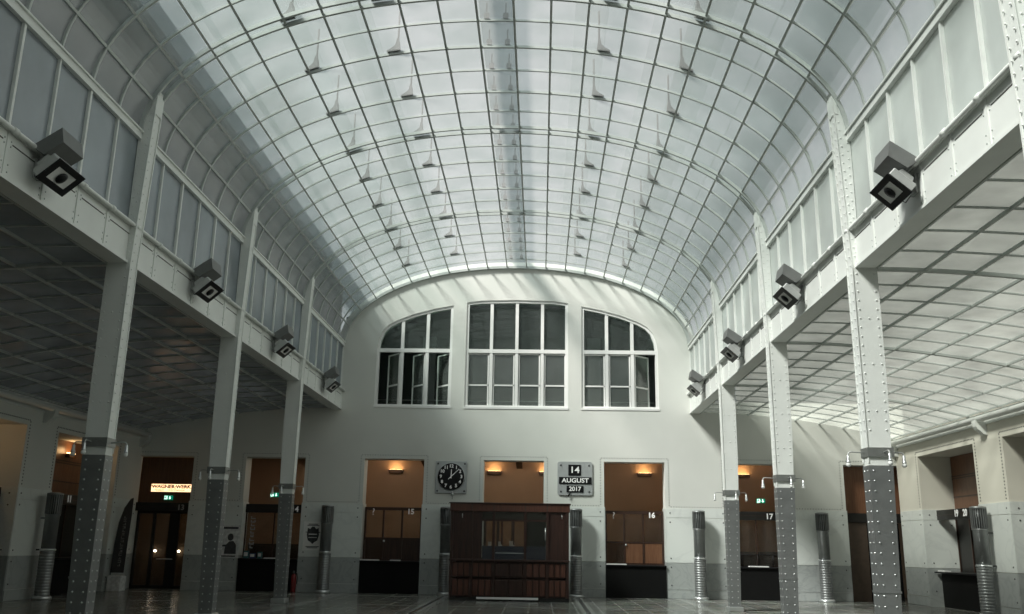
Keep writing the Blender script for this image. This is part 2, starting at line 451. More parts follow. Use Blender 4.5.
# ------------------------------------------------------------------ far wall
DP, DW, DT = 4.03, 1.01, 4.35; TH = .6
DX = [DP*i for i in range(-3, 4)]; DX[0] = -11.88; DX[6] = 11.95
def side_window(s):                            # s=-1 left, +1 right
    p = [(2.24, 6.12), (4.87, 6.12), (4.87, 8.15), (4.83, 8.45), (4.70, 8.78), (4.50, 9.0), (4.2, 9.17), (3.6, 9.40), (2.9, 9.59), (2.24, 9.72)]
    return [(.04+s*x, z) for x, z in p]
cw = [(-1.73, 6.12), (1.81, 6.12), (1.81, 9.83)]+[(.04+1.77*math.cos(a), 9.83+.1*math.sin(a)) for a in (PI*.25, PI*.5, PI*.75)]+[(-1.73, 9.83)]
outer = [(-17.5, 0)]
for x in DX: outer += [(x-DW, 0), (x-DW, DT), (x+DW, DT), (x+DW, 0)]
outer += [(17.5, 0), (17.5, 6.4), (6.2, 6.4), (6.2, ZR)]
for i in range(1, 40):
    x, z, nx, nz = arc(ARC*i/40); outer.append((x-nx*.16, z-nz*.16))
outer += [(-6.2, ZR), (-6.2, 6.4), (-17.5, 6.4)]
wall_far = S(MB().holed([outer, cw, side_window(-1), side_window(1)], 0, TH, 'plaster'), 'wall_far')

def slab_row(mb, x0, x1, y, z0, z1, mt, bolts=True, nsplit=1, axis='x', nrm=(0, -1, 0), t=.02):
    g = .006
    for k in range(nsplit):
        a = x0+(x1-x0)*k/nsplit+g; b = x0+(x1-x0)*(k+1)/nsplit-g
        if axis == 'x': mb.box((a, y, z0+g), (b, y-t, z1-g), mt)
        else: mb.box((y, a, z0+g), (y+nrm[0]*t, b, z1-g), mt)
        if bolts:
            for u in (a+.13, b-.13):
                for z in ((z0+.14, z1-.14) if z1-z0 > .5 else ((z0+z1)/2,)):
                    p = (u, y-t, z) if axis == 'x' else (y+nrm[0]*t, u, z)
                    mb.rivet(p, nrm, 'aluminium_dark', .024, .016)
def dado(mb, a, b, y, axis='x', nrm=(0, -1, 0)):
    n = max(1, round((b-a)/2.1))
    slab_row(mb, a, b, y, 0, .28, 'marble_grey', False, n, axis, nrm, .03)
    slab_row(mb, a, b, y, .28, 1.12, 'marble_grey', True, n, axis, nrm)
    slab_row(mb, a, b, y, 1.12, 2.55, 'marble_white', True, n, axis, nrm)
    slab_row(mb, a, b, y, 2.55, 2.86, 'marble_white', True, n, axis, nrm)
mb = MB()
segs = []; px = -XW
for x in DX: segs.append((px, x-DW)); px = x+DW
segs.append((px, XW))
for a, b in segs:
    if b-a > .1: dado(mb, a, b, 0)
mb.build('marble_dado', wall_far)
# dotted aluminium strip round each doorway and along the dado
mb = MB()
def strip(a, b, y=-.006):
    (x0, z0), (x1, z1) = a, b; L = math.hypot(x1-x0, z1-z0); n = max(1, int(L/.085))
    for k in range(n):
        x = x0+(x1-x0)*(k+.5)/n; z = z0+(z1-z0)*(k+.5)/n
        mb.box((x-.015, 0, z-.015), (x+.015, y, z+.015), 'collar_metal')
for i, x in enumerate(DX):
    e = .12; l, r = x-DW-e, x+DW+e
    if l > -XW: strip((l, 2.9), (l, DT+e))
    strip((max(l, -XW), DT+e), (min(r, XW), DT+e))
    if r < XW: strip((r, 2.9), (r, DT+e))
for a, b in segs:
    if b-a > .5: strip((a+.14, 2.90), (b-.14, 2.90))
mb.build('dotted_strip', wall_far)
# marble reveals of the doorways
mb = MB()
for x in DX:
    for s in (-1, 1):
        mb.box((x+s*DW, -.01, 0), (x+s*(DW-.025), TH, 1.12), 'marble_grey'); mb.box((x+s*DW, -.01, 1.13), (x+s*(DW-.025), TH, 2.86), 'marble_white')
mb.build('marble_reveal', wall_far)

# ------------------------------------------------------------------ gable windows
def ring(mb, loop, w, y0, y1, mt):
    c = (sum(p[0] for p in loop)/len(loop), sum(p[1] for p in loop)/len(loop)); n = len(loop)
    inn = []
    for i in range(n):
        a, b, d = Vector(loop[i-1]), Vector(loop[i]), Vector(loop[(i+1) % n])
        e1 = (b-a).normalized(); e2 = (d-b).normalized()
        n1 = Vector((-e1.y, e1.x)); n2 = Vector((-e2.y, e2.x)); m_ = (n1+n2)
        m_ = m_/max(.3, m_.dot(n1))
        if (Vector(c)-b).dot(m_) < 0: m_ = -m_
        inn.append(b+m_*w)
    vs = [(p[0], y, p[1]) for y in (y0, y1) for q in (loop, inn) for p in q]
    fs = []
    for i in range(n):
        j = (i+1) % n; A, B, C_, D_ = 0, n, 2*n, 3*n
        fs += [(A+i, A+j, B+j, B+i), (C_+i, D_+i, D_+j, C_+j), (B+i, B+j, D_+j, D_+i), (A+i, C_+i, C_+j, A+j)]
    mb.add(vs, fs, mt)
def top_at(loop, x):
    best = 0
    for i in range(len(loop)):
        (x0, z0), (x1, z1) = loop[i], loop[(i+1) % len(loop)]
        if min(x0, x1) <= x <= max(x0, x1) and abs(x1-x0) > 1e-6:
            best = max(best, z0+(z1-z0)*(x-x0)/(x1-x0))
    return best
def gable(n, loop, panes, openl):
    x0 = min(p[0] for p in loop); x1 = max(p[0] for p in loop)
    g = MB()
    # glass panes cell by cell so that the open casements stay open
    for k in range(panes):
        a = x0+(x1-x0)*k/panes; b = x0+(x1-x0)*(k+1)/panes
        poly = [(a, 8.12), (b, 8.12)]+[(b-(b-a)*q/8, top_at(loop, min(max(b-(b-a)*q/8, x0+.001), x1-.001))) for q in range(9)]
        g.prism(poly, .13, .136, 'window_glass')
        if k not in openl: g.box((a, .13, 6.12), (b, .136, 8.12), 'casement_glass')
    o = S(g, 'window_%d' % n)
    mb = MB(); ring(mb, loop, .09, .04, .2, 'white_paint'); mb.box((x0-.02, -.02, 6.08), (x1+.02, .2, 6.15), 'white_paint'); mb.build('frame', o)
    MB().box((x0, .05, 8.04), (x1, .19, 8.17), 'white_paint').build('transom', o)
    for k in range(1, panes):
        x = x0+(x1-x0)*k/panes
        MB().box((x-.055, .06, 6.14), (x+.055, .18, top_at(loop, x)-.03), 'white_paint').build('mullion', o)
    pw = (x1-x0)/panes
    for k in range(panes):
        a = x0+pw*k; w = pw-.14; mbf = MB()
        zz0, zz1 = 6.17, 8.03
        for (p, q) in (((0, zz0), (.045, zz1)), ((w-.045, zz0), (w, zz1)), ((0, zz0), (w, zz0+.045)), ((0, zz1-.045), (w, zz1)), ((0, 6.89), (w, 6.94))):
            mbf.box((p[0], -.02, p[1]), (q[0], .02, q[1]), 'white_paint')
        mbg = MB().box((.03, -.003, zz0+.03), (w-.03, .003, zz1-.03), 'casement_glass')
        c = mbf.build('casement', o); c.location = (a+.07, .12, 0)
        if k in openl:
            mbg.build('pane', c)
            if openl[k] > 0:                   # hinged on the right jamb, swung inwards
                for me in (c.data, c.children[0].data): me.transform(Matrix.Translation((-w, 0, 0)))
                c.location.x = a+.07+w; c.rotation_euler.z = -openl[k]
            else: c.rotation_euler.z = -openl[k]
NW = 2*NB
gable(NW+1, side_window(-1), 3, {0: .85, 1: .85, 2: .85})
gable(NW+2, cw, 4, {})
gable(NW+3, side_window(1), 3, {2: -.75})
# dark room behind the gable windows
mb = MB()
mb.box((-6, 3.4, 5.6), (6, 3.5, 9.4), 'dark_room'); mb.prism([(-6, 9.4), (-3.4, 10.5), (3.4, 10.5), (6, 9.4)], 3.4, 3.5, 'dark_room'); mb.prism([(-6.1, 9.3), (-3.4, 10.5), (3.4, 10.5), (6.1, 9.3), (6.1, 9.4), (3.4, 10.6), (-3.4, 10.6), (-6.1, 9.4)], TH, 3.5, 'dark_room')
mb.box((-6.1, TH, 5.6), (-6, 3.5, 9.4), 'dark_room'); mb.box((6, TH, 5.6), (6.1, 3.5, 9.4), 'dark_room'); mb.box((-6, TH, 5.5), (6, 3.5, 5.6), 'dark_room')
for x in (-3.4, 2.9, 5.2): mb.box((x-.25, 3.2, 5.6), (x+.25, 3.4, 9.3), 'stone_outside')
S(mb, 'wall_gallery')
rl = thing('gallery_railing', 'thin pale twin-bar railing behind the arched gable windows', 'railing', (0, 1.0, 5.6))
for z in (.72, .9): MB().tube([(-5.8, 0, z), (5.8, 0, z)], .018, 'lamp_grey', 6).build('bar', rl)
for x in (-5.6, -2.1, 2.1, 5.6): MB().tube([(x, 0, 0), (x, 0, .9)], .018, 'lamp_grey', 6).build('post', rl)

# ------------------------------------------------------------------ corridor behind the doorways
mb = MB()
mb.box((-17.5, 3.5, 0), (17.5, 3.6, 5.4), 'brown_wall')
S(mb, 'wall_corridor')
mb = MB().box((-17.5, TH, 4.92), (17.5, 3.6, 5.1), 'dark_ceiling')
for x in (-7.4, -3.35, .12, 2.95, 7.0):
    mb.prism([(3.5, 4.35), (3.5, 4.92), (TH, 4.92), (TH, 4.78)], x-.11, x+.11, 'dark_ceiling', 'yz')
S(mb, 'ceiling_corridor')
mb = MB()
for x in (-14.1, -10.2, -5.95, 5.95, 9.6): mb.box((x-.05, TH, 0), (x+.05, 3.5, 4.92), 'brown_wall')
S(mb, 'wall_divider')
# wall sconces
def sconce(x, label, first=None):
    if first: return dup(first, (x, 3.5, 4.12), 0, label, 'uplighters on the corridor wall')
    t = thing('wall_sconce', label, 'wall lamp', (x, 3.5, 4.12), 0, 'uplighters on the corridor wall')
    MB().prism([(-.24, 0), (.24, 0), (.28, .13), (-.28, .13)], -.16, 0, 'sconce_body').build('shade', t)
    MB().box((-.24, -.14, .10), (.24, -.02, .135), 'sconce_glow').build('lamp', t)
    return t
sc0 = sconce(-4.5, 'dark wall sconce casting warm light up, in doorway 15')
for x, lb in ((-.82, 'warm glowing wall sconce above the kiosk, the left one'), (1.1, 'warm glowing wall sconce above the kiosk, the right one'),
              (4.75, 'dark wall sconce casting warm light up, in doorway 16'), (8.35, 'warm glowing sconce behind the columns, in doorway 17'), (-7.0, 'warm glowing sconce in the doorway with the green exit sign, left side')):
    sconce(x, lb, sc0)
def lamp(name, kind, loc, energy, color, size=.3, rot=None, spot=None):
    d = bpy.data.lights.new(name, kind); d.energy = energy; d.color = color
    if kind == 'AREA': d.shape = 'RECTANGLE'; d.size = size; d.size_y = .15
    if kind == 'POINT': d.shadow_soft_size = size
    o = bpy.data.objects.new(name, d); col.objects.link(o); o.location = loc
    if rot: o.rotation_euler = rot
    return o
for x in (-4.5, -.82, 1.1, 4.75, 8.35, -7.0, -11.9):
    lamp('sconce_light', 'POINT', (x, 3.3, 4.42), 4, (1, .60, .26), .1); lamp('corridor_fill', 'POINT', (x, 1.7, 4.62), 17, (1, .86, .68), .15)  # second light is an added fill without a fixture, evening out the brown walls

# ------------------------------------------------------------------ teller counters in the doorways
def counter(x, label, w=1.96):
    t = thing('teller_counter', label, 'counter', (x, .25, 0), 0, 'black teller counters in the far doorways')
    MB().bbox((-w/2, -.30, 0), (w/2, .30, .98), 'black_panel', .008).build('counter_front', t)
    MB().bbox((-w/2-.015 if w < 1.9 else -w/2, -.36, .98), (w/2, .32, 1.03), 'black_gloss', .008).build('counter_top', t)
    return t
c0 = counter(DX[1], 'black teller counter with teal display boxes, beside the red extinguisher')
dup(c0, (DX[2], .25, 0), 0, 'black teller counter in the doorway left of the clock')
dup(c0, (DX[4], .25, 0), 0, 'black teller counter in the doorway right of the calendar')
dup(c0, (DX[5], .25, 0), 0, 'black teller counter in the doorway between two right columns')

def partition(x, num, label, wood_right):
    t = thing('glazed_partition', label, 'partition', (x, .38, 1.03)); H = 1.73; w = .97
    mb = MB()
    mb.box((-w, -.04, H-.10), (w, .04, H), 'partition_wood'); mb.box((-w, -.03, .68), (w, .03, .74), 'partition_wood'); mb.box((-w, -.03, 0), (w, .03, .05), 'partition_wood')
    for px in (-w+.03, -.33, .30, w-.03): mb.box((px-.03, -.035, .05), (px+.03, .035, H-.1), 'partition_wood')
    mb.build('frame', t)
    mb = MB()
    for a, b in ((-w+.06, -.36), (-.30, .27), (.33, w-.06)): mb.box((a, -.004, .74), (b, .004, H-.1), 'booth_glass')
    mb.box((-w+.06, -.004, .05), (-.36, .004, .68), 'booth_glass')
    mb.build('pane', t)
    mb = MB()
    for a, b in ((-.30, .27), (.33, w-.06)): mb.bbox((a, -.02, .05), (b, .02, .68), 'panel_wood' if wood_right else 'partition_wood', .006)
    mb.build('wood_panel', t)
    MB().tube([(-.28, -.05, .60), (-.28, -.05, .66)], .03, 'aluminium_bright').build('knob', t)
    text(num, .24, 'white_letter', 'number', t, face(.58, -.045, H-.14), bold=.008)
    text('?', .30, 'white_letter', 'question_mark', t, face(-.68, -.045, H-.16))
    return t
partition(DX[2], '15', 'dark wood and glass partition left of the clock, white number 15', False)
partition(DX[4], '16', 'wood and glass partition right of the calendar, white number 16', True)

def band_screen(x, num, label, nx, glassw=True):
    t = thing('number_beam', label, 'counter screen', (x, .38, 0)); w = .98
    mb = MB().bbox((-w, -.10, 2.52), (w, .06, 2.80), 'black_band', .01); mb.build('beam', t)
    MB().box((-w, -.09, 2.66), (w, -.105, 2.672), 'partition_wood').build('groove', t)
    if num: text(num, .25, 'grey_white' if num == '13' else 'white_letter', 'number', t, face(nx, -.112, 2.64), bold=.006)
    if glassw:
        MB().box((-w, .0, 1.05), (w, .008, 2.52), 'booth_glass').build('pane', t)
        mb = MB()
        for px in (-w+.02, 0., w-.02): mb.box((px-.02, -.02, 1.05), (px+.02, .02, 2.52), 'partition_wood')
        mb.build('mullion', t)
    return t
b14 = band_screen(DX[1], '14', 'black beam over a glass screen with pale vertical decal, behind a left column', .70)
mb = MB()
random.seed(3)
for k in range(9):
    z = 1.35+k*.12; w_ = random.choice((.10, .13, .16))
    mb.box((-.72-w_/2, -.008, z), (-.72+w_/2, -.002, z+.03), 'lamp_grey'); mb.box((-.72-w_/2, -.008, z+.03), (-.72-w_/2+.03, -.002, z+.085), 'lamp_grey')
    if k % 2: mb.box((-.72+w_/2-.03, -.008, z+.03), (-.72+w_/2, -.002, z+.085), 'lamp_grey')
mb.build('glass_decal', b14)
b17 = band_screen(DX[5], '17', 'black beam numbered 17 over a glass screen between two right columns', .43)
mb = MB(); mb.tube([(-.9, -.03, 1.42), (.9, -.03, 1.42)], .014, 'black_gloss', 6)
for px in (-.5, 0, .5): mb.tube([(px, -.03, 1.04), (px, -.03, 1.42)], .012, 'black_gloss', 6)
mb.build('guard_rail', b17)
# rear dark wood cupboards seen through the counter screens
def backdrop(x, w, h, m_, label):
    t = thing('back_cabinet', label, 'cabinet', (x, 2.4, 0))
    MB().bbox((-w/2, -.2, 0), (w/2, .2, h), m_, .01).build('carcass', t)
    mb = MB()
    for k in range(3): mb.bbox((-w/2+w*k/3+.02, -.225, .06), (-w/2+w*(k+1)/3-.02, -.2, h-.06), m_, .006)
    mb.build('door', t)
backdrop(DX[2], 2.6, 1.72, 'partition_wood', 'dark brown cabinet seen through the glass left of the clock')
backdrop(DX[4], 2.6, 1.72, 'panel_wood', 'reddish brown cabinet seen through the glass right of the calendar')
backdrop(DX[5], 2.8, 1.5, 'partition_wood', 'dark cabinet behind the counter seen between two right columns')
backdrop(DX[1], 2.8, 1.5, 'partition_wood', 'dark cabinet behind the counter with the teal display boxes')

# exit signs
def exit_sign(x, y, z, label, first=None):
    t = thing('exit_sign', label, 'exit sign', (x, y, z), 0, 'green exit signs')
    MB().bbox((-.23, -.03, -.11), (.23, .03, .11), 'exit_green', .008).build('panel', t)
    MB().box((-.05, .03, -.03), (.05, .10, .03), 'aluminium_dark').build('bracket', t)
    mb = MB(); Y = -.034
    # running figure leaving through a door, and an arrow pointing down
    def q(p): mb.prism(p, Y, Y+.004, 'exit_white')
    q([(-.20, -.08), (-.05, -.08), (-.05, -.06), (-.20, -.06)]); q([(-.20, -.08), (-.185, -.08), (-.185, .08), (-.20, .08)]); q([(-.20, .08), (-.05, .08), (-.05, .065), (-.20, .065)])
    q([(-.13, .02), (-.09, .045), (-.06, -.01), (-.10, -.02)]); q([(-.10, -.02), (-.06, -.01), (-.03, -.055), (-.055, -.055)]); q([(-.12, -.015), (-.09, -.02), (-.13, -.06), (-.155, -.055)])
    q([(-.085, .05), (-.06, .05), (-.06, .072), (-.085, .072)]); q([(-.09, .035), (-.03, .0), (-.03, .015), (-.08, .05)])
    q([(.07, .08), (.11, .08), (.11, -.01), (.155, -.01), (.09, -.085), (.025, -.01), (.07, -.01)])
    mb.build('pictogram', t)
    for c_ in kids(t): c_.data.transform(Matrix.Diagonal((.62, 1, .66, 1)))
    return t
exit_sign(DX[1]-.08, .45, 3.12, 'green exit sign in the second doorway from the left, next to a column')
exit_sign(DX[5]+.22, .45, 3.16, 'green exit sign in the doorway numbered 17')
exit_sign(DX[0]+.1, .44, 2.97, 'green exit sign under the orange lit sign')

# doorway 13: lit sign, black beam and glazed double door
t = thing('lit_sign', 'orange glowing sign panel with dark lettering over the doorway numbered 13', 'sign', (DX[0]+.13, .55, 3.30))
MB().bbox((-.70, -.05, -.14), (.70, .05, .14), 'sign_lit', .01).build('panel', t)
text('WAGNER:WERK', .155, 'sign_text', 'lettering', t, face(0, -.053, .04), sx=1.18, bold=.006)
text('MUSEUM', .07, 'sign_text_red', 'small_lettering', t, face(-.40, -.053, -.075), sx=1.1)
text('POSTSPARKASSE', .07, 'sign_text_red', 'small_lettering', t, face(.20, -.053, -.075), sx=1.1)
band13 = band_screen(DX[0], '13', 'black beam numbered 13 under the orange lit sign', .62, False)
MB().box((-.98, .12, 2.80), (.98, .16, 4.33), 'panel_wood').build('upper_panel', band13)
d = MB().box((DX[0]-.96, .62, .02), (DX[0]+.96, .63, 2.5), 'booth_glass'); dr = S(d, 'door_1')
mb = MB()
for a, b in ((-.98, -.90), (-.42, -.32), (.16, .50), (.90, .98)): mb.box((DX[0]+a, .58, 0), (DX[0]+b, .66, 2.52), 'black_band')
for z in (.0, 2.44): mb.box((DX[0]-.98, .58, z), (DX[0]+.98, .66, z+.1), 'black_band')
mb.build('door_frame', dr)
MB().tube([(DX[0]-.15, .55, .95), (DX[0]+.40, .55, .95)], .015, 'aluminium_bright', 6).build('door_handle', dr)
mb = MB().box((DX[0]-1.6, 2.2, 0), (DX[0]+1.0, 2.25, 2.9), 'screen_brown')
tag(mb.build('wood_screen'), 'brown wood screen seen through the glass door numbered 13', 'screen')
for k, (x, z) in enumerate(((DX[0]-.85, 1.15), (DX[0]+.0, 1.15))):
    t = thing('small_spotlight', ('left' if k == 0 else 'right')+' one of two tiny bright lamps behind the glass door numbered 13', 'lamp', (x, 2.1, z))
    MB().lathe([(.0, 0), (.035, .01), (.05, .04), (.035, .075), (0, .085)], 10, 'spot_glow', cap=False).build('bulb', t)
    MB().tube([(0, 0, .04), (0, .10, .04)], .012, 'aluminium_dark', 6).build('arm', t)

# doorway 18: black beam, brown panel and dark opening
b18 = thing('passage_screen', 'brown wooden passage screen with black beam behind the nearest right column', 'screen', (DX[6], .4, 0))
MB().bbox((-.98, -.08, 2.50), (.98, .06, 2.80), 'black_band', .01).build('beam', b18)
MB().box((-.98, 0, 2.80), (.98, .05, 4.33), 'panel_wood').build('upper_panel', b18)
MB().box((-.98, 0, 0), (-.25, .05, 2.5), 'side_brown').build('side_panel', b18)
MB().box((-.25, .5, 0), (.98, .55, 2.5), 'black_panel').build('door_leaf', b18)
MB().tube([(-.12, .47, 1.0), (-.12, .47, 1.25)], .014, 'aluminium_bright', 6).build('door_handle', b18)

# things lying on the counters
def paper(x, y, z, w, d_, label):
    mb = MB()
    for k in range(4): mb.box((-w/2+.004*k, -d_/2, k*.008), (w/2-.003*k, d_/2, k*.008+.007), 'paper')
    o = mb.build('leaflet_stack'); o.location = (x, y, z); tag(o, label, 'leaflets'); return o
paper(-4.70, .02, 1.03, .62, .2, 'flat white leaflets at the left end of the counter left of the clock')
paper(-3.85, .02, 1.03, .34, .2, 'short stack of white leaflets in the middle of the counter left of the clock')
paper(3.40, .02, 1.03, .66, .2, 'flat white leaflets at the left end of the counter right of the calendar')
paper(8.0, .02, 1.03, .64, .2, 'flat white leaflets on the counter seen between two right columns')
paper(-7.95, .02, 1.03, .5, .2, 'pale leaflets on the counter half hidden by a left column')
def stand(x, w, h, m_, label):
    t = thing('display_box', label, 'display box', (x, .06, 1.03), 0)
    MB().bbox((-w/2, -.06, 0), (w/2, .06, h), m_, .006).build('box', t); MB().box((-w/2+.02, -.064, h*.3), (w/2-.02, -.06, h*.8), 'paper_grey').build('card', t)
stand(-8.82, .16, .24, 'teal_item', 'teal display box at the left end of the counter numbered 14')
stand(-8.60, .18, .17, 'blue_item', 'low blue display box on the counter numbered 14')
stand(-8.36, .14, .21, 'teal_item', 'narrow teal display box on the counter numbered 14, right of the blue one')

# ------------------------------------------------------------------ side walls with deep openings
OW = 1.05
OPEN = [(-5.55-5.45*k, -1.76-5.45*k) for k in range(6)]
OT = 4.48
nt_ = 0
for sg, side in ((-1, 'left'), (1, 'right')):
    loop = [(0, 0)]
    for a, b in OPEN: loop += [(b, 0), (b, OT), (a, OT), (a, 0)]
    loop += [(YR, 0), (YR, 5.2), (0, 5.2)]
    w = S(MB().holed([loop], sg*XW, sg*(XW+OW), 'plaster' if sg < 0 else 'plaster_warm', 'yz'), 'wall_'+side)
    mb = MB()
    piers = [(-1.76, -.03)]+[(OPEN[k+1][1], OPEN[k][0]) for k in range(5)]+[(YR, OPEN[5][0])]
    for a, b in piers: dado(mb, a, b, sg*XW, 'y', (-sg, 0, 0))
    for a, b in OPEN:                          # reveals
        for y, n in ((b, -1), (a, 1)):
            mb.box((sg*(XW-.01), y, 0), (sg*(XW+OW), y+n*.02, 1.12), 'marble_grey'); mb.box((sg*(XW-.01), y, 1.13), (sg*(XW+OW), y+n*.02, 2.54), 'marble_white'); mb.box((sg*(XW-.01), y, 2.55), (sg*(XW+OW), y+n*.02, 2.86), 'marble_white')
            for xx in (.2, .85):
                for z in (.45, 1.0, 1.27, 2.4, 2.7): mb.rivet((sg*(XW+xx), y+n*.02, z), (0, n, 0), 'aluminium_dark', .024, .016)
    mb.build('marble_dado', w)
    mb = MB()                                  # dotted strips
    def strip3(p, q):
        p, q = Vector(p), Vector(q); n = max(1, int((q-p).length/.085))
        for k in range(n):
            c = p+(q-p)*(k+.5)/n; mb.box(c-Vector((.006, .016, .016)), c+Vector((.006, .016, .016)), 'aluminium_dark')
    for a, b in OPEN:
        X_ = sg*(XW-.004); e = .13
        strip3((X_, b+e, 2.9), (X_, b+e, OT+e)); strip3((X_, a-e, OT+e), (X_, b+e, OT+e)); strip3((X_, a-e, 2.9), (X_, a-e, OT+e))
    mb.build('dotted_strip', w)
    # gutter rail with brackets under the aisle roof
    mb = MB().tube([(sg*(XW-.20), 0, 5.03), (sg*(XW-.20), YR, 5.03)], .085, 'white_steel', 12)
    mb.box((sg*(XW-.04), 0, 4.90), (sg*XW, YR, 5.2), 'white_steel')
    g = S(mb, 'trim_5' if sg < 0 else 'trim_6')
    for y in [-.15]+[(a+b)/2 for a, b in piers[1:6]]:
        pr_ = [(sg*XW, 4.62), (sg*(XW-.10), 4.64)]+[(sg*(XW-.10-.2*math.sin(q*PI/8)), 4.92-.22*math.cos(q*PI/8)) for q in range(1, 5)]+[(sg*(XW-.3), 5.0), (sg*XW, 5.0)]
        MB().prism(pr_, y-.10, y+.10, 'white_steel').build('bracket', g)
    # room behind the openings and the roof slab
    mb = MB().box((sg*15.4, YR, 0), (sg*15.5, .6, 5.2), 'panel_wood'); S(mb, 'wall_outer_'+side)
    mb = MB().box((sg*(XW+.3), YR, 5.2), (sg*15.5, .6, 5.35), 'dark_ceiling')
    S(mb, 'ceiling_outer_'+side)
    # courtyard facade outside, above the aisle roof
    mb = MB()
    H = 19 if sg < 0 else 17
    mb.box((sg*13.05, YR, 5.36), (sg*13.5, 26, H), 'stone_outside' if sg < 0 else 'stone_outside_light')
    for k in range(8 if sg < 0 else 0):
        for z in (8, 11.5, 15): mb.box((sg*13.03, -2-k*4, z), (sg*13.06, -3.3-k*4, z+1.9), 'dark_room')
    mb.box((sg*12.85, YR, H), (sg*13.6, 26, H+.3), 'stone_outside')
    S(mb, 'wall_courtyard_'+side)
    if sg < 0: S(MB().box((-7.7, YR, 6.2), (-7.5, 6, 12.0), 'blocker_dark'), 'wall_blocker_left')  # added unseen wall that blocks the sky and darkens the left panes

S(MB().box((-17.5, YR-.3, 0), (17.5, YR, 12.6), 'plaster'), 'wall_rear')

# counters and number beams in the side openings
def side_counter(sg, k, label, cl, nums):
    a, b = OPEN[k]; yc = (a+b)/2; L = (b-a)/2-.06
    t = thing('number_beam', label, 'counter screen', (sg*(XW+.48), yc, 0))
    MB().bbox((-.08, -L, 2.54), (.08, L, 2.84), 'black_band', .01).build('beam', t)
    MB().box((sg*-.085, -L, 2.68), (sg*-.08, L, 2.692), 'partition_wood').build('groove', t)
    for n_, dy in nums:
        text(n_, .27, 'white_letter', 'number', t, face(-sg*.084, dy, 2.70, -sg*PI/2), bold=.008)
    c = thing('teller_counter', cl, 'counter', (sg*(XW+.65), yc, 0), 0, 'black teller counters in the side openings')
    MB().bbox((-.28, -L, 0), (.28, L, .98), 'black_panel', .008).build('counter_front', c)
    MB().bbox((-.45, -L, .98), (.45, L, 1.03), 'black_gloss', .008).build('counter_top', c)
    s = thing('wood_screen', cl.replace('counter', 'wooden back screen').replace('long black teller', 'dark'), 'screen', (sg*(XW+1.0), yc, 1.03))
    MB().box((-.02, -L, 0), (.02, L, 1.6), 'black_band').build('lower_panel', s)
    MB().box((-.02, -L, 1.7), (.02, L, 3.44), 'panel_wood').build('upper_panel', s)
    mb = MB()
    for q in range(5): mb.box((-.05, -L+2*L*q/4-.03 if q else -L, 0), (.05, -L+2*L*q/4+.03 if q < 4 else L, 1.7), 'partition_wood')
    for z in (2.2, 2.75, 2.82): mb.box((-.035, -L, z), (.035, L, z+.03), 'partition_wood')
    mb.build('post', s)
side_counter(1, 0, 'black beam with white numbers 19 and 20 in the right wall opening', 'long black teller counter in the far right wall opening beside an air blower', (('19', .45), ('20', -.12)))
side_counter(1, 1, 'black beam at the right edge of the photo, nearer right wall opening', 'long black teller counter at the right edge of the photo', ())
side_counter(-1, 0, 'black beam with white numbers 11 and 12 in the left wall opening', 'long black teller counter in the far left wall opening behind the nearest left column', (('11', -.05), ('12', .55)))
side_counter(-1, 1, 'black beam at the left edge of the photo, nearer left wall opening', 'long black teller counter at the left edge of the photo', ())
for k, y in ((0, -3.0), (1, -8.6)):
    t = thing('wall_sconce', ('far' if k == 0 else 'near')+' one of two warm sconces in the left wall openings', 'wall lamp', (-(XW+.94), y, 3.98))
    MB().box((-.02, -.2, 0), (.12, .2, .12), 'sconce_body').build('shade', t); MB().box((0, -.18, .12), (.10, .18, .14), 'sconce_glow').build('lamp', t)
    lamp('sconce_light', 'POINT', (-(XW+.75), y, 4.2), 5, (1, .62, .28), .1)
paper(XW+.35, -2.1, 1.03, .2, .5, 'flat white leaflets at the far end of the counter numbered 19')

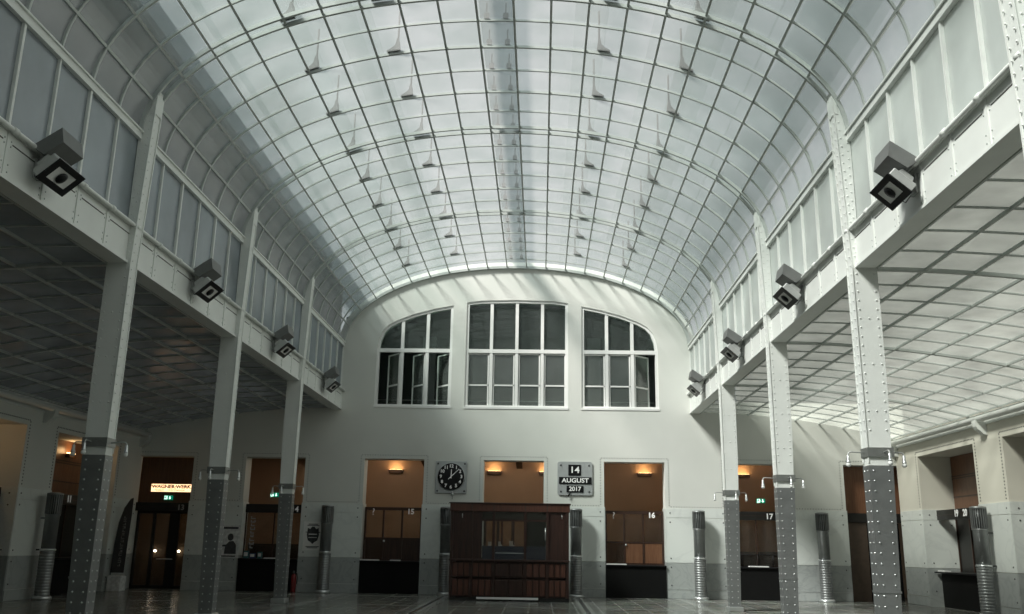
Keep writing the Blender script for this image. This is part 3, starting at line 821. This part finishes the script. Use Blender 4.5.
# ------------------------------------------------------------------ iron columns
def xin(z): return 5.92-.03*z/6 if z <= 6 else (5.89-.11*min(1, (z-6)/3.))
def xout(z): return 6.18+.10*min(1, max(0, z-.3)/3.7)
def make_column(sg, label, loc):
    t = thing('iron_column', label, 'column', loc, 0, 'riveted iron columns of the hall')
    X = lambda v: sg*(v-6.05); d = .125
    top = []
    for i in range(13):
        x, z, nx, nz = arc(CELL*2.2*i/12)
        if x >= 5.78: top.append((x-.02, z))
    poly = [(5.92, .1), (6.18, .1), (6.28, 4.0), (6.28, ZB-.02), (6.02, ZB-.02), (6.02, ZR)]+top[1:]+[(5.78, top[-1][1]-.02), (5.89, 6.0)]
    MB().prism([(X(a), b) for a, b in poly], -d, d, 'white_steel').build('shaft', t)
    mb = MB()                                    # flange strips
    for y in (-d, d):
        mb.prism([(X(xin(z)-.012*o), z) for o, z in ((1, 2.9), (1, 6.0), (1, 9.0))]+[(X(xin(z)+.0), z) for z in (9.0, 6.0, 2.9)], y-.014, y+.014, 'white_steel')
    mb.build('flange', t)
    mb = MB()
    cl = [(5.905, .12), (6.19, .12), (xout(2.86)+.012, 2.86), (5.893, 2.86)]
    mb.prism([(X(a), b) for a, b in cl], -d-.012, d+.012, 'aluminium')
    mb.box((X(5.895), -d-.02, 1.0), (X(6.225), d+.02, 1.03), 'aluminium')
    mb.build('cladding', t, label='grey aluminium cladding')
    MB().bbox((X(5.86), -d-.07, 0), (X(6.25), d+.07, .12), 'aluminium_bright', .012).build('base_plate', t)
    def rows(z0, z1, mt, e, name):
        mb = MB(); n = int((z1-z0)/.145)
        for k in range(n+1):
            z = z0+(z1-z0)*k/n
            for y, n_ in ((-d-e, -1), (d+e, 1)):
                mb.rivet((X(xin(z)+.055), y, z), (0, n_, 0), mt)
                if z < ZB-.05: mb.rivet((X(xout(z)-.055), y, z), (0, n_, 0), mt)
                elif z < ZR: mb.rivet((X(5.97), y, z+.07), (0, n_, 0), mt)
            for y in (-.075, .075): mb.rivet((X(xin(z)-e-.012*(1 if z > 2.9 else 0)), y, z), (-sg, 0, 0), mt)
            if k % 5 == 2 and z > 3.4 and z < 5.9: mb.rivet((X((xin(z)+xout(z))/2), -d, z), (0, -1, 0), mt)
        mb.build(name, t)
    rows(3.4, 8.7, 'white_steel', .0, 'rivets'); rows(.2, 2.78, 'aluminium_bright', .012, 'cladding_rivets')
    mb = MB()                                    # pointed plate closing on the vault rib
    x, z, nx, nz = arc(CELL*1.25)
    mb.prism([(X(5.78), 8.7), (X(5.84), 8.7), (X(5.84), 8.93), (X(5.765), 9.05)], -d-.01, d+.01, 'white_steel'); mb.build('cap_plate', t)
    return t
colL = make_column(-1, 'white riveted column nearest on the left, beside the feather banner', (-6.05, -BAY*3, 0))
dup(colL, (-6.05, -BAY*2, 0), 0, 'white riveted left column in front of the grey poster')
dup(colL, (-6.05, -BAY, 0), 0, 'white riveted left column in front of counter 14, nearest the far wall')
colR = make_column(1, 'white riveted right column nearest the far wall, left of counter 17', (6.05, -BAY, 0))
dup(colR, (6.05, -BAY*2, 0), 0, 'white riveted right column just right of counter 17')
dup(colR, (6.05, -BAY*3, 0), 0, 'white riveted right column in front of the brown passage doorway')
dup(colR, (6.05, -BAY*4, 0), 0, 'white riveted column cut off at the top right corner of the photo')

# lamps bracketed round the columns
def make_lamp(label, loc):
    t = thing('column_lamp', label, 'lamp', loc, 0, 'bracket lamps on the columns')
    mb = MB(); a, b, d = -.165, .235, .155
    for p, q in (((a, -d, -.07), (b, -.128, .07)), ((a, .128, -.07), (b, d, .07)), ((a, -.128, -.07), (a+.02, .128, .07)), ((b-.02, -.128, -.07), (b, .128, .07))): mb.box(p, q, 'collar_metal')
    mb.build('collar', t)
    for ang, r0, L in ((0, .235, .20), (PI, .165, .25), (-PI/2, .155, .20), (PI/2, .155, .20)):
        M = Matrix.Rotation(ang, 4, 'Z')
        if abs(abs(ang)-PI/2) < .1: M = Matrix.Translation((.09, 0, 0)) @ M
        pts = [(r0-.01, 0, 0), (r0+L-.05, 0, .012)]+[(r0+L-.05+.05*math.sin(k*PI/8), 0, .012-.05*(1-math.cos(k*PI/8))) for k in range(1, 5)]+[(r0+L, 0, -.06)]
        arm = MB().tube(pts, .011, 'lamp_grey', 8, M).build('arm', t)
        P = M @ Matrix.Translation((r0+L, 0, -.06)) @ Matrix.Scale(.82, 4)
        MB().lathe([(.018, .03), (.026, .02), (.03, -.06), (.04, -.09), (.044, -.10), (.0435, -.11)], 12, 'aluminium_bright', P).build('lamp_holder', arm)
        MB().lathe([(.03, -.11), (.043, -.13), (.047, -.155), (.038, -.18), (.015, -.192), (0.001, -.194)], 12, 'bulb_frost', P).build('bulb', arm)
    return t
lp = make_lamp('bracket lamp collar with hooked arms on the nearest left column', (-6.05, -BAY*3, 3.06))
lp.rotation_euler.z = PI
lamps = [(-1, 2, 'bracket lamp collar with hooked arms on the left column before the grey poster'), (-1, 1, 'bracket lamp collar with hooked arms on the left column before counter 14'),
         (1, 1, 'bracket lamp collar with hooked arms on the right column left of counter 17'), (1, 2, 'bracket lamp collar with hooked arms on the right column just right of counter 17'),
         (1, 3, 'bracket lamp collar with hooked arms on the nearest whole right column')]
for sg, k, lb in lamps: dup(lp, (sg*6.05, -BAY*k, 3.06), PI if sg < 0 else 0, lb)

# ------------------------------------------------------------------ floodlights on the beams (built for the right side; local -x looks into the hall)
def make_flood(label, loc):
    t = thing('floodlight', label, 'floodlight', loc, 0, 'floodlights on the side beams')
    mb = MB(); mb.box((-.02, -.09, -.14), (.02, .09, .14), 'lamp_grey')
    mb.tube([(-.02, 0, .05), (-.12, 0, .07), (-.17, 0, .02)], .022, 'lamp_grey'); mb.tube([(-.02, .05, -.05), (-.10, .05, -.10), (-.15, .12, -.12)], .016, 'lamp_grey'); mb.tube([(-.02, -.05, -.05), (-.10, -.05, -.10), (-.15, -.12, -.12)], .016, 'lamp_grey')
    mb.build('bracket', t)
    M = Matrix.Translation((-.27, 0, -.04)) @ Matrix.Rotation(-math.radians(48), 4, 'Y') @ Matrix.Scale(1.15, 4)   # local -x is the aiming direction
    # housing: box whose front faces -x
    mb = MB(); mb.bbox((-.07, -.28, -.16), (.05, .28, .16), 'lamp_grey', .012, M)
    mb.prism([(.05, -.12), (.14, -.08), (.14, .08), (.05, .12)], -.2, .2, 'lamp_grey', 'xz', M); mb.build('housing', t)
    mb = MB()
    for p, q in (((-.085, -.30, -.175), (-.068, .30, -.095)), ((-.085, -.30, .095), (-.068, .30, .175)), ((-.085, -.30, -.095), (-.068, -.20, .095)), ((-.085, .20, -.095), (-.068, .30, .095))): mb.box(p, q, 'black_gloss', M)
    mb.build('bezel', t)
    mb = MB(); F = [(-.08, -.20, -.095), (-.08, .20, -.095), (-.08, .20, .095), (-.08, -.20, .095), (-.071, -.08, -.03), (-.071, .08, -.03), (-.071, .08, .03), (-.071, -.08, .03)]
    mb.add(F, [(0, 1, 5, 4), (1, 2, 6, 5), (2, 3, 7, 6), (3, 0, 4, 7), (4, 5, 6, 7)], 'white_paint', M); mb.build('reflector', t)  # white facets paint in the bright reflections of the metal
    MB().lathe([(.005, -.01), (.070, 0), (.078, .02), (.05, .035), (.001, .04)], 12, 'black_gloss', M @ Matrix.Translation((-.074, 0, 0)) @ Matrix.Rotation(-PI/2, 4, 'Y')).build('lamp', t)
    M2 = Matrix.Translation((-.24, -.02, .32)) @ Matrix.Rotation(math.radians(35), 4, 'Y') @ Matrix.Scale(1.25, 4)
    mb = MB(); mb.prism([(-.19, .06), (.19, .06), (.12, -.10), (-.12, -.10)], -.22, .22, 'lamp_dark_grey', 'xz', M2); mb.box((-.16, -.2, .06), (.16, .2, .075), 'lamp_grey', M2)
    mb.tube([(.05, 0, -.1), (.10, -.02, -.26)], .025, 'lamp_dark_grey', 8, M2)
    mb.build('upper_floodlight', t, label='grey upper lamp head tilted towards the vault')
    MB().tube([(-.01, .1, -.1), (-.08, .14, -.2), (-.14, .1, -.19), (-.2, .06, -.1)], .008, 'lamp_dark_grey', 6).build('cable', t)
    return t
fl0 = make_flood('black floodlight on the right beam, nearest', (5.95, -BAY*3.5+.2, 6.42))
for k, lb in ((2.5, 'black floodlight on the right beam, second nearest'), (1.5, 'black floodlight on the right beam, third nearest'), (.5, 'black floodlight on the right beam, nearest the far wall')):
    dup(fl0, (5.95, -BAY*k+(.15 if k > 2 else 0), 6.42), 0, lb)
for k, lb in ((3.5, 'black floodlight on the left beam, nearest'), (2.5, 'black floodlight on the left beam, second nearest'), (1.5, 'black floodlight on the left beam, third nearest'), (.5, 'black floodlight on the left beam, nearest the far wall')):
    dup(fl0, (-5.95, -BAY*k-(.2 if k > 3 else 0), 6.42), PI, lb)

# ------------------------------------------------------------------ warm-air blowers
def make_vent(label, loc):
    t = thing('air_blower', label, 'air blower', loc, 0, 'aluminium warm-air blower columns')
    MB().lathe([(.25, 0), (.25, .05), (.23, .08), (.20, .10)], 28, 'aluminium_bright').build('base', t)
    prof = []; z = .10
    for k in range(15): prof += [(.184, z), (.193, z+.012), (.193, z+.055), (.184, z+.066)]; z += .0765
    MB().lathe(prof, 28, 'aluminium').build('ribbed_pipe', t)
    MB().lathe([(.178, 1.24), (.205, 1.25), (.205, 1.29), (.178, 1.30)], 28, 'aluminium_bright').build('joint_ring', t)
    MB().lathe([(.178, 1.30), (.182, 2.16), (.20, 2.18), (.20, 2.2)], 28, 'aluminium').build('pipe', t)
    mb = MB().lathe([(.165, 2.2), (.165, 2.72)], 28, 'aluminium_dark')
    for i in range(22):
        M = Matrix.Rotation(2*PI*i/22, 4, 'Z'); mb.box((.16, -.009, 2.21), (.205, .009, 2.71), 'aluminium', M)
    mb.build('louvre', t, label='dark louvred outlet')
    MB().lathe([(.195, 2.71), (.205, 2.72), (.205, 2.76), (.12, 2.78), (.001, 2.785)], 28, 'aluminium').build('cap', t)
    return t
v0 = make_vent('ribbed aluminium air blower immediately left of the wooden kiosk', (-2.17, -.38, 0))
for x, y, lb in ((2.07, -.38, 'ribbed aluminium air blower immediately right of the wooden kiosk'), (6.05, -.38, 'ribbed aluminium air blower left of counter 17'),
                 (10.02, -.38, 'ribbed aluminium air blower between counter 17 and the brown passage'), (-6.1, -.38, 'ribbed aluminium air blower right of the crest poster')):
    dup(v0, (x, y, 0), 0, lb)
vr = dup(v0, (12.36, -6.2, 0), 0, 'ribbed aluminium air blower clamped to the right wall pier')
vl = dup(v0, (-12.30, -6.05, 0), 0, 'ribbed aluminium air blower clamped to the left wall pier')
for v, sg in ((vr, 1), (vl, -1)):
    for z in (1.27, 2.1): MB().box((sg*.15, -.03, z-.02), (sg*.31, .03, z+.02), 'aluminium_dark').build('wall_clamp', v)

# ------------------------------------------------------------------ kiosk
k = thing('wooden_kiosk', 'dark reddish wooden kiosk with glazed front in the middle of the far wall', 'kiosk', (0, -3, 0))
W0, W1, H, DPT = -1.77, 1.76, 2.82, 1.7
mb = MB(); mb.box((W0, 0, 0), (W0+.05, DPT, H-.1), 'kiosk_wood'); mb.box((W1-.05, 0, 0), (W1, DPT, H-.1), 'kiosk_wood'); mb.build('side_wall', k)
MB().box((W0, DPT-.05, 0), (W1, DPT, 1.2), 'kiosk_wood').build('back_panel', k)
mb = MB().bbox((W0-.03, -.04, 2.56), (W1+.03, DPT, 2.78), 'kiosk_wood_red', .01); mb.bbox((W0-.06, -.07, 2.78), (W1+.06, DPT+.02, 2.82), 'kiosk_wood', .01)
PX = [W0, -1.14, -.48, .46, 1.12, W1]
for x in PX[1:-1]: mb.box((x-.008, -.046, 2.56), (x+.008, -.04, 2.78), 'gap_dark')
mb.build('cornice', k)
for x in (W0+.04, -1.14, -.48, .46, 1.12, W1-.04): MB().box((x-.04, -.035, .1), (x+.04, .05, 2.56), 'kiosk_wood').build('post', k)
MB().bbox((W0-.02, -.09, 1.12), (W1+.02, .2, 1.18), 'kiosk_wood', .008).build('sill', k)
for i in range(5):
    a, b = PX[i]+.04, PX[i+1]-.04
    if i == 0: a += .04
    if i == 4: b -= .04
    m_ = 'kiosk_wood' if i == 2 else 'kiosk_wood_red'
    for z0, z1 in ((.66, 1.10), (.12, .62)):
        mb = MB(); mb.box((a, 0, z0), (b, .04, z1), 'kiosk_wood')
        nn = 3 if i != 2 else 2
        for q in range(nn): mb.bbox((a+(b-a)*q/nn+.018, -.03, z0+.03), (a+(b-a)*(q+1)/nn-.018, 0, z1-.03), m_, .012)
        mb.build('front_panel', k)
MB().box((W0, -.02, 0), (W1, .05, .1), 'black_band').build('plinth', k)
MB().box((-.95, -.08, .05), (.86, -.03, .11), 'white_paint').build('kick_strip', k, label='pale strip along the foot of the kiosk')
for i in (0, 4):
    a, b = PX[i]+.03, PX[i+1]-.03
    MB().box((a, .01, 1.18), (b, .03, 2.56), 'kiosk_wood').build('upper_panel', k)
MB().box((-1.10, .01, 1.18), (-.83, .03, 2.56), 'kiosk_wood').build('upper_panel', k)
for a, b in ((-.83, -.52), (-.44, .42), (.50, 1.08)):
    MB().box((a, .005, 1.18), (b, .012, 2.56), 'booth_glass').build('pane', k)
    MB().box((a, -.005, 2.28), (b, .02, 2.33), 'kiosk_wood').build('glazing_bar', k)
    MB().box((a, .02, 2.33), (b, .03, 2.56), 'black_band').build('head_panel', k)
MB().box((-.26, -.002, 1.6), (-.21, .02, 2.28), 'kiosk_wood').build('glazing_bar', k)
MB().box((.10, -.002, 1.6), (.14, .02, 2.28), 'kiosk_wood').build('glazing_bar', k)
MB().bbox((-.83, .25, 1.18), (1.08, .75, 1.56), 'desk_blue_glow', .01).build('inner_desk', k)
MB().tube([(-.42, -.02, 1.36), (.44, -.02, 1.36)], .012, 'lamp_grey', 6).build('rail', k)
MB().box((.50, .6, 1.56), (1.08, .62, 2.4), 'dark_room').build('inner_screen', k)
def hook(x):
    MB().tube([(x, -.04, 2.48), (x, -.09, 2.46), (x, -.09, 2.38), (x, -.05, 2.37)], .012, 'aluminium_bright', 6).build('hook', k)
hook(-1.42); hook(1.55)
mb = MB().tube([(1.06, -.05, 1.75), (1.06, -.05, 2.1)], .014, 'aluminium_bright', 6); mb.build('door_handle', k)
# counter items inside the kiosk window
def small(x, w, h, m_, label, y=-2.55):
    o = MB().bbox((-w/2, -.04, 0), (w/2, .04, h), m_, .004).build('card_holder'); o.location = (x, y, 1.563); tag(o, label, 'card holder', 'small cards on the kiosk desk')
small(-.62, .10, .12, 'paper_grey', 'small pale card on the kiosk desk behind the left narrow pane'); small(-.30, .11, .13, 'paper_grey', 'small pale card on the kiosk desk, left in the wide pane'); small(.05, .16, .15, 'paper_grey', 'wider pale card on the kiosk desk, middle of the wide pane')
# brown doorway behind the kiosk: door
dd = S(MB().box((-1.0, .42, .1), (1.0, .428, 2.6), 'booth_glass'), 'door_2')
mb = MB()
for a in (-.98, -.55, -.06, .42, .92): mb.box((a, .38, 0), (a+.09, .46, 2.74), 'partition_wood')
mb.box((-.98, .38, 2.6), (.98, .46, 2.74), 'partition_wood'); mb.box((-.98, .38, 0), (.98, .46, 1.3), 'partition_wood')
mb.build('door_frame', dd)

# ------------------------------------------------------------------ clock
c = thing('wall_clock', 'square silver wall clock with black dial and white numerals', 'clock', (-2.09, 0, 3.76))
mb = MB().bbox((-.53, -.045, -.535), (.53, -.012, .535), 'plate_silver', .012); mb.box((-.45, -.012, -.45), (.45, 0, .45), 'gap_dark'); mb.build('plate', c)
MB().lathe([(.445, 0), (.445, .03), (.425, .035), (.001, .035)], 48, 'black_gloss', Matrix.Translation((0, -.045, .02)) @ RX).build('dial', c)
MB().lathe([(.445, 0), (.455, .0), (.455, .04), (.445, .04)], 48, 'aluminium_bright', Matrix.Translation((0, -.045, .02)) @ RX, cap=False).build('bezel', c)
for n in range(1, 13):
    a = PI/2-n*PI/6; text(str(n), .15, 'white_letter', 'numeral', c, face(.345*math.cos(a), -.083, .02+.345*math.sin(a)), .003, bold=.004)
def hand(ang, L, w, name):
    M = Matrix.Translation((0, -.092, .02)) @ Matrix.Rotation(ang, 4, 'Y')
    MB().prism([(-w/2, -.06), (w/2, -.06), (w*.35, L), (-w*.35, L)], -.004, .004, 'white_letter', 'xz', M).build(name, c)
hand(math.radians(2), .24, .03, 'hour_hand'); hand(math.radians(46), .37, .022, 'minute_hand'); hand(math.radians(226), .13, .022, 'minute_hand_tail')
for x in (-.45, .45):
    for z in (-.45, .45): MB().rivet((x, -.045, z), (0, -1, 0), 'aluminium_dark', .035, .02).build('screw', c)
mb = MB().lathe([(.02, 0), (.045, .02), (.05, .06), (.0, .09)], 12, 'aluminium_bright', Matrix.Translation((.06, -.07, -.60)), cap=False); mb.tube([(.03, -.05, -.45), (.06, -.07, -.52)], .02, 'aluminium_bright'); mb.tube([(.06, -.07, -.60), (.06, -.07, -.72)], .01, 'aluminium_dark', 6)
mb.build('winding_key', c)

# ------------------------------------------------------------------ calendar
c = thing('wall_calendar', 'silver wall calendar plate reading 14 AUGUST 2017', 'calendar', (2.05, 0, 3.78))
bm = bmesh.new(); pts = []
for cx_, cz_, a0 in ((.5, .47, 0), (-.5, .47, PI/2), (-.5, -.47, PI), (.5, -.47, 3*PI/2)):
    for q in range(5): a = a0+q*PI/8; pts.append((cx_+.08*math.cos(a), cz_+.08*math.sin(a)))
bm.free(); mb = MB().prism(pts, -.045, -.012, 'plate_silver'); mb.box((-.45, -.012, -.42), (.45, 0, .42), 'gap_dark'); mb.build('plate', c)
for (x0, x1, z0, z1), tx, sz, nm in (((-.22, .20, .09, .45), '14', .29, 'day'), ((-.53, .55, -.19, .04), 'AUGUST', .20, 'month'), ((-.28, .28, -.46, -.24), '2017', .20, 'year')):
    p = MB().bbox((x0, -.065, z0), (x1, -.045, z1), 'black_gloss', .005).build(nm+'_panel', c)
    text(tx, sz, 'white_letter', nm+'_lettering', p, face((x0+x1)/2, -.068, (z0+z1)/2), .003, sx=1.15 if tx != '2017' else 1.0, bold=.005)
for x in (-.47, .47):
    for z in (-.43, .43): MB().rivet((x, -.045, z), (0, -1, 0), 'aluminium_dark', .035, .02).build('screw', c)
MB().tube([(-.16, -.06, -.46), (-.24, -.08, -.60)], .022, 'black_gloss').build('crank', c)

# ------------------------------------------------------------------ posters, extinguisher, feather banner
p = thing('wall_poster', 'grey photo poster of a man on the wall beside the second left column', 'poster', (-9.42, -.025, 1.56))
MB().box((-.36, -.02, -.52), (.36, 0, .52), 'paper_grey').build('sheet', p)
mb = MB(); Y0, Y1 = -.024, -.02
mb.box((-.30, Y0, .40), (.30, Y1, .47), 'print_dark')
mb.prism([(-.12, -.40), (.28, -.40), (.26, -.10), (.16, .02), (.02, .0), (-.10, -.14)], Y0, Y1, 'print_dark')
mb.prism([(.06+.10*math.cos(a*PI/6), .14+.12*math.sin(a*PI/6)) for a in range(12)], Y0, Y1, 'print_dark')
mb.prism([(-.30, -.12), (-.06, -.10), (-.06, -.16), (-.30, -.18)], Y0, Y1, 'print_dark')
mb.box((-.26, Y0, -.49), (.26, Y1, -.45), 'print_dark'); mb.build('printed_figure', p)
p = thing('wall_poster', 'white poster with a dark crest between counter 14 and an air blower', 'poster', (-6.62, -.025, 1.78))
MB().box((-.32, -.015, -.46), (.32, 0, .46), 'paper').build('sheet', p)
mb = MB(); Y0, Y1 = -.019, -.015
mb.prism([(-.18, .26), (-.1, .22), (-.04, .30), (.04, .30), (.1, .22), (.18, .26), (.2, .02), (.16, -.14), (.06, -.2), (0, -.26), (-.06, -.2), (-.16, -.14), (-.2, .02)], Y0, Y1, 'print_dark')
for z, w_ in ((.38, .16), (.34, .2), (-.34, .22), (-.38, .18), (.12, .24)): mb.box((-w_, Y0-.002 if abs(z) > .2 else Y0, z-.012), (w_, Y1, z+.012), 'print_dark')
mb.box((-.14, Y0-.004, .04), (.14, Y0-.002, .07), 'paper'); mb.box((-.14, Y0-.004, -.06), (.14, Y0-.002, -.04), 'paper'); mb.build('printed_crest', p)

e = thing('fire_extinguisher', 'red fire extinguisher on the floor at the right edge of counter 14', 'fire extinguisher', (-7.10, -.25, 0))
MB().lathe([(.075, 0), (.085, .02), (.085, .46), (.07, .53), (.035, .56), (.03, .58)], 18, 'red_paint').build('tank', e)
mb = MB().lathe([(.028, .58), (.028, .62)], 10, 'aluminium_dark'); mb.box((-.02, -.10, .62), (.02, .05, .645), 'aluminium_dark'); mb.box((-.015, -.10, .655), (.015, .04, .675), 'black_gloss'); mb.build('valve', e)
MB().tube([(.03, 0, .6), (.10, 0, .58), (.115, 0, .45), (.11, 0, .25)], .013, 'black_gloss', 8).build('hose', e)

f = thing('feather_banner', 'dark feather banner with grey vertical lettering on a white block', 'banner', (-12.40, -1.45, 0))
MB().bbox((-.22, -.2, 0), (.22, .2, .46), 'paper_grey', .015).build('block', f)
pole = [(-.22, 0, .48), (-.20, 0, 1.4), (-.13, 0, 2.1), (.0, 0, 2.55), (.16, 0, 2.82), (.24, 0, 2.86)]
MB().tube(pole, .014, 'aluminium_dark', 8).build('pole', f)
mb = MB(); mb.prism([(-.22, .55), (.20, .55), (.22, 1.5), (.25, 2.3), (.25, 2.85), (.16, 2.82), (0, 2.55), (-.13, 2.1), (-.20, 1.4)], -.008, .008, 'flag_cloth'); mb.build('cloth', f)
mb = MB(); random.seed(11)
for q in range(15):
    z = .75+q*.105; cx_ = .02+.05*(z-.6)/2; hh = .05
    mb.box((cx_-hh, -.012, z), (cx_+hh, -.008, z+.016), 'grey_letter'); mb.box((cx_+random.choice((-hh, hh-.016, -.008)), -.012, z), (cx_+random.choice((-hh, hh-.016, -.008))+.016, -.008, z+.07), 'grey_letter')
    if q % 2: mb.box((cx_-hh, -.012, z+.055), (cx_+hh, -.008, z+.07), 'grey_letter')
mb.build('lettering', f)

# ------------------------------------------------------------------ light
w = bpy.data.worlds.new('World'); scene.world = w; w.use_nodes = True
bg = w.node_tree.nodes['Background']; bg.inputs[0].default_value = (.90, .97, 1.0, 1); bg.inputs[1].default_value = 0.45
sd = bpy.data.lights.new('sun', 'SUN'); sd.energy = 11; sd.angle = math.radians(13); sd.color = (1, .975, .93)
so = bpy.data.objects.new('sun', sd); col.objects.link(so); so.location = (0, 0, 30)
so.rotation_euler = Vector((.62, .45, -.78)).to_track_quat('-Z', 'Y').to_euler()

# ------------------------------------------------------------------ camera
F_, PT, YW, RO = 917.66, .2536, -.0339, .0167
cy, sy, cp, sp = math.cos(YW), math.sin(YW), math.cos(PT), math.sin(PT)
R = Vector((cy, -sy, 0)); Fw = Vector((sy*cp, cy*cp, sp)); U = Vector((-sy*sp, -cy*sp, cp))
cr, sr = math.cos(RO), math.sin(RO)
Xc = R*cr+U*sr; Yc = U*cr-R*sr
cam = bpy.data.cameras.new('camera'); cam.sensor_width = 36; cam.lens = 36*F_/1024; cam.clip_start = .05; cam.clip_end = 200
co = bpy.data.objects.new('camera', cam); col.objects.link(co)
co.matrix_world = Matrix(((Xc.x, Yc.x, -Fw.x, .909), (Xc.y, Yc.y, -Fw.y, -31.152), (Xc.z, Yc.z, -Fw.z, 1.6), (0, 0, 0, 1)))
scene.camera = co
scene.view_settings.view_transform = 'Standard'
scene.view_settings.exposure = .16
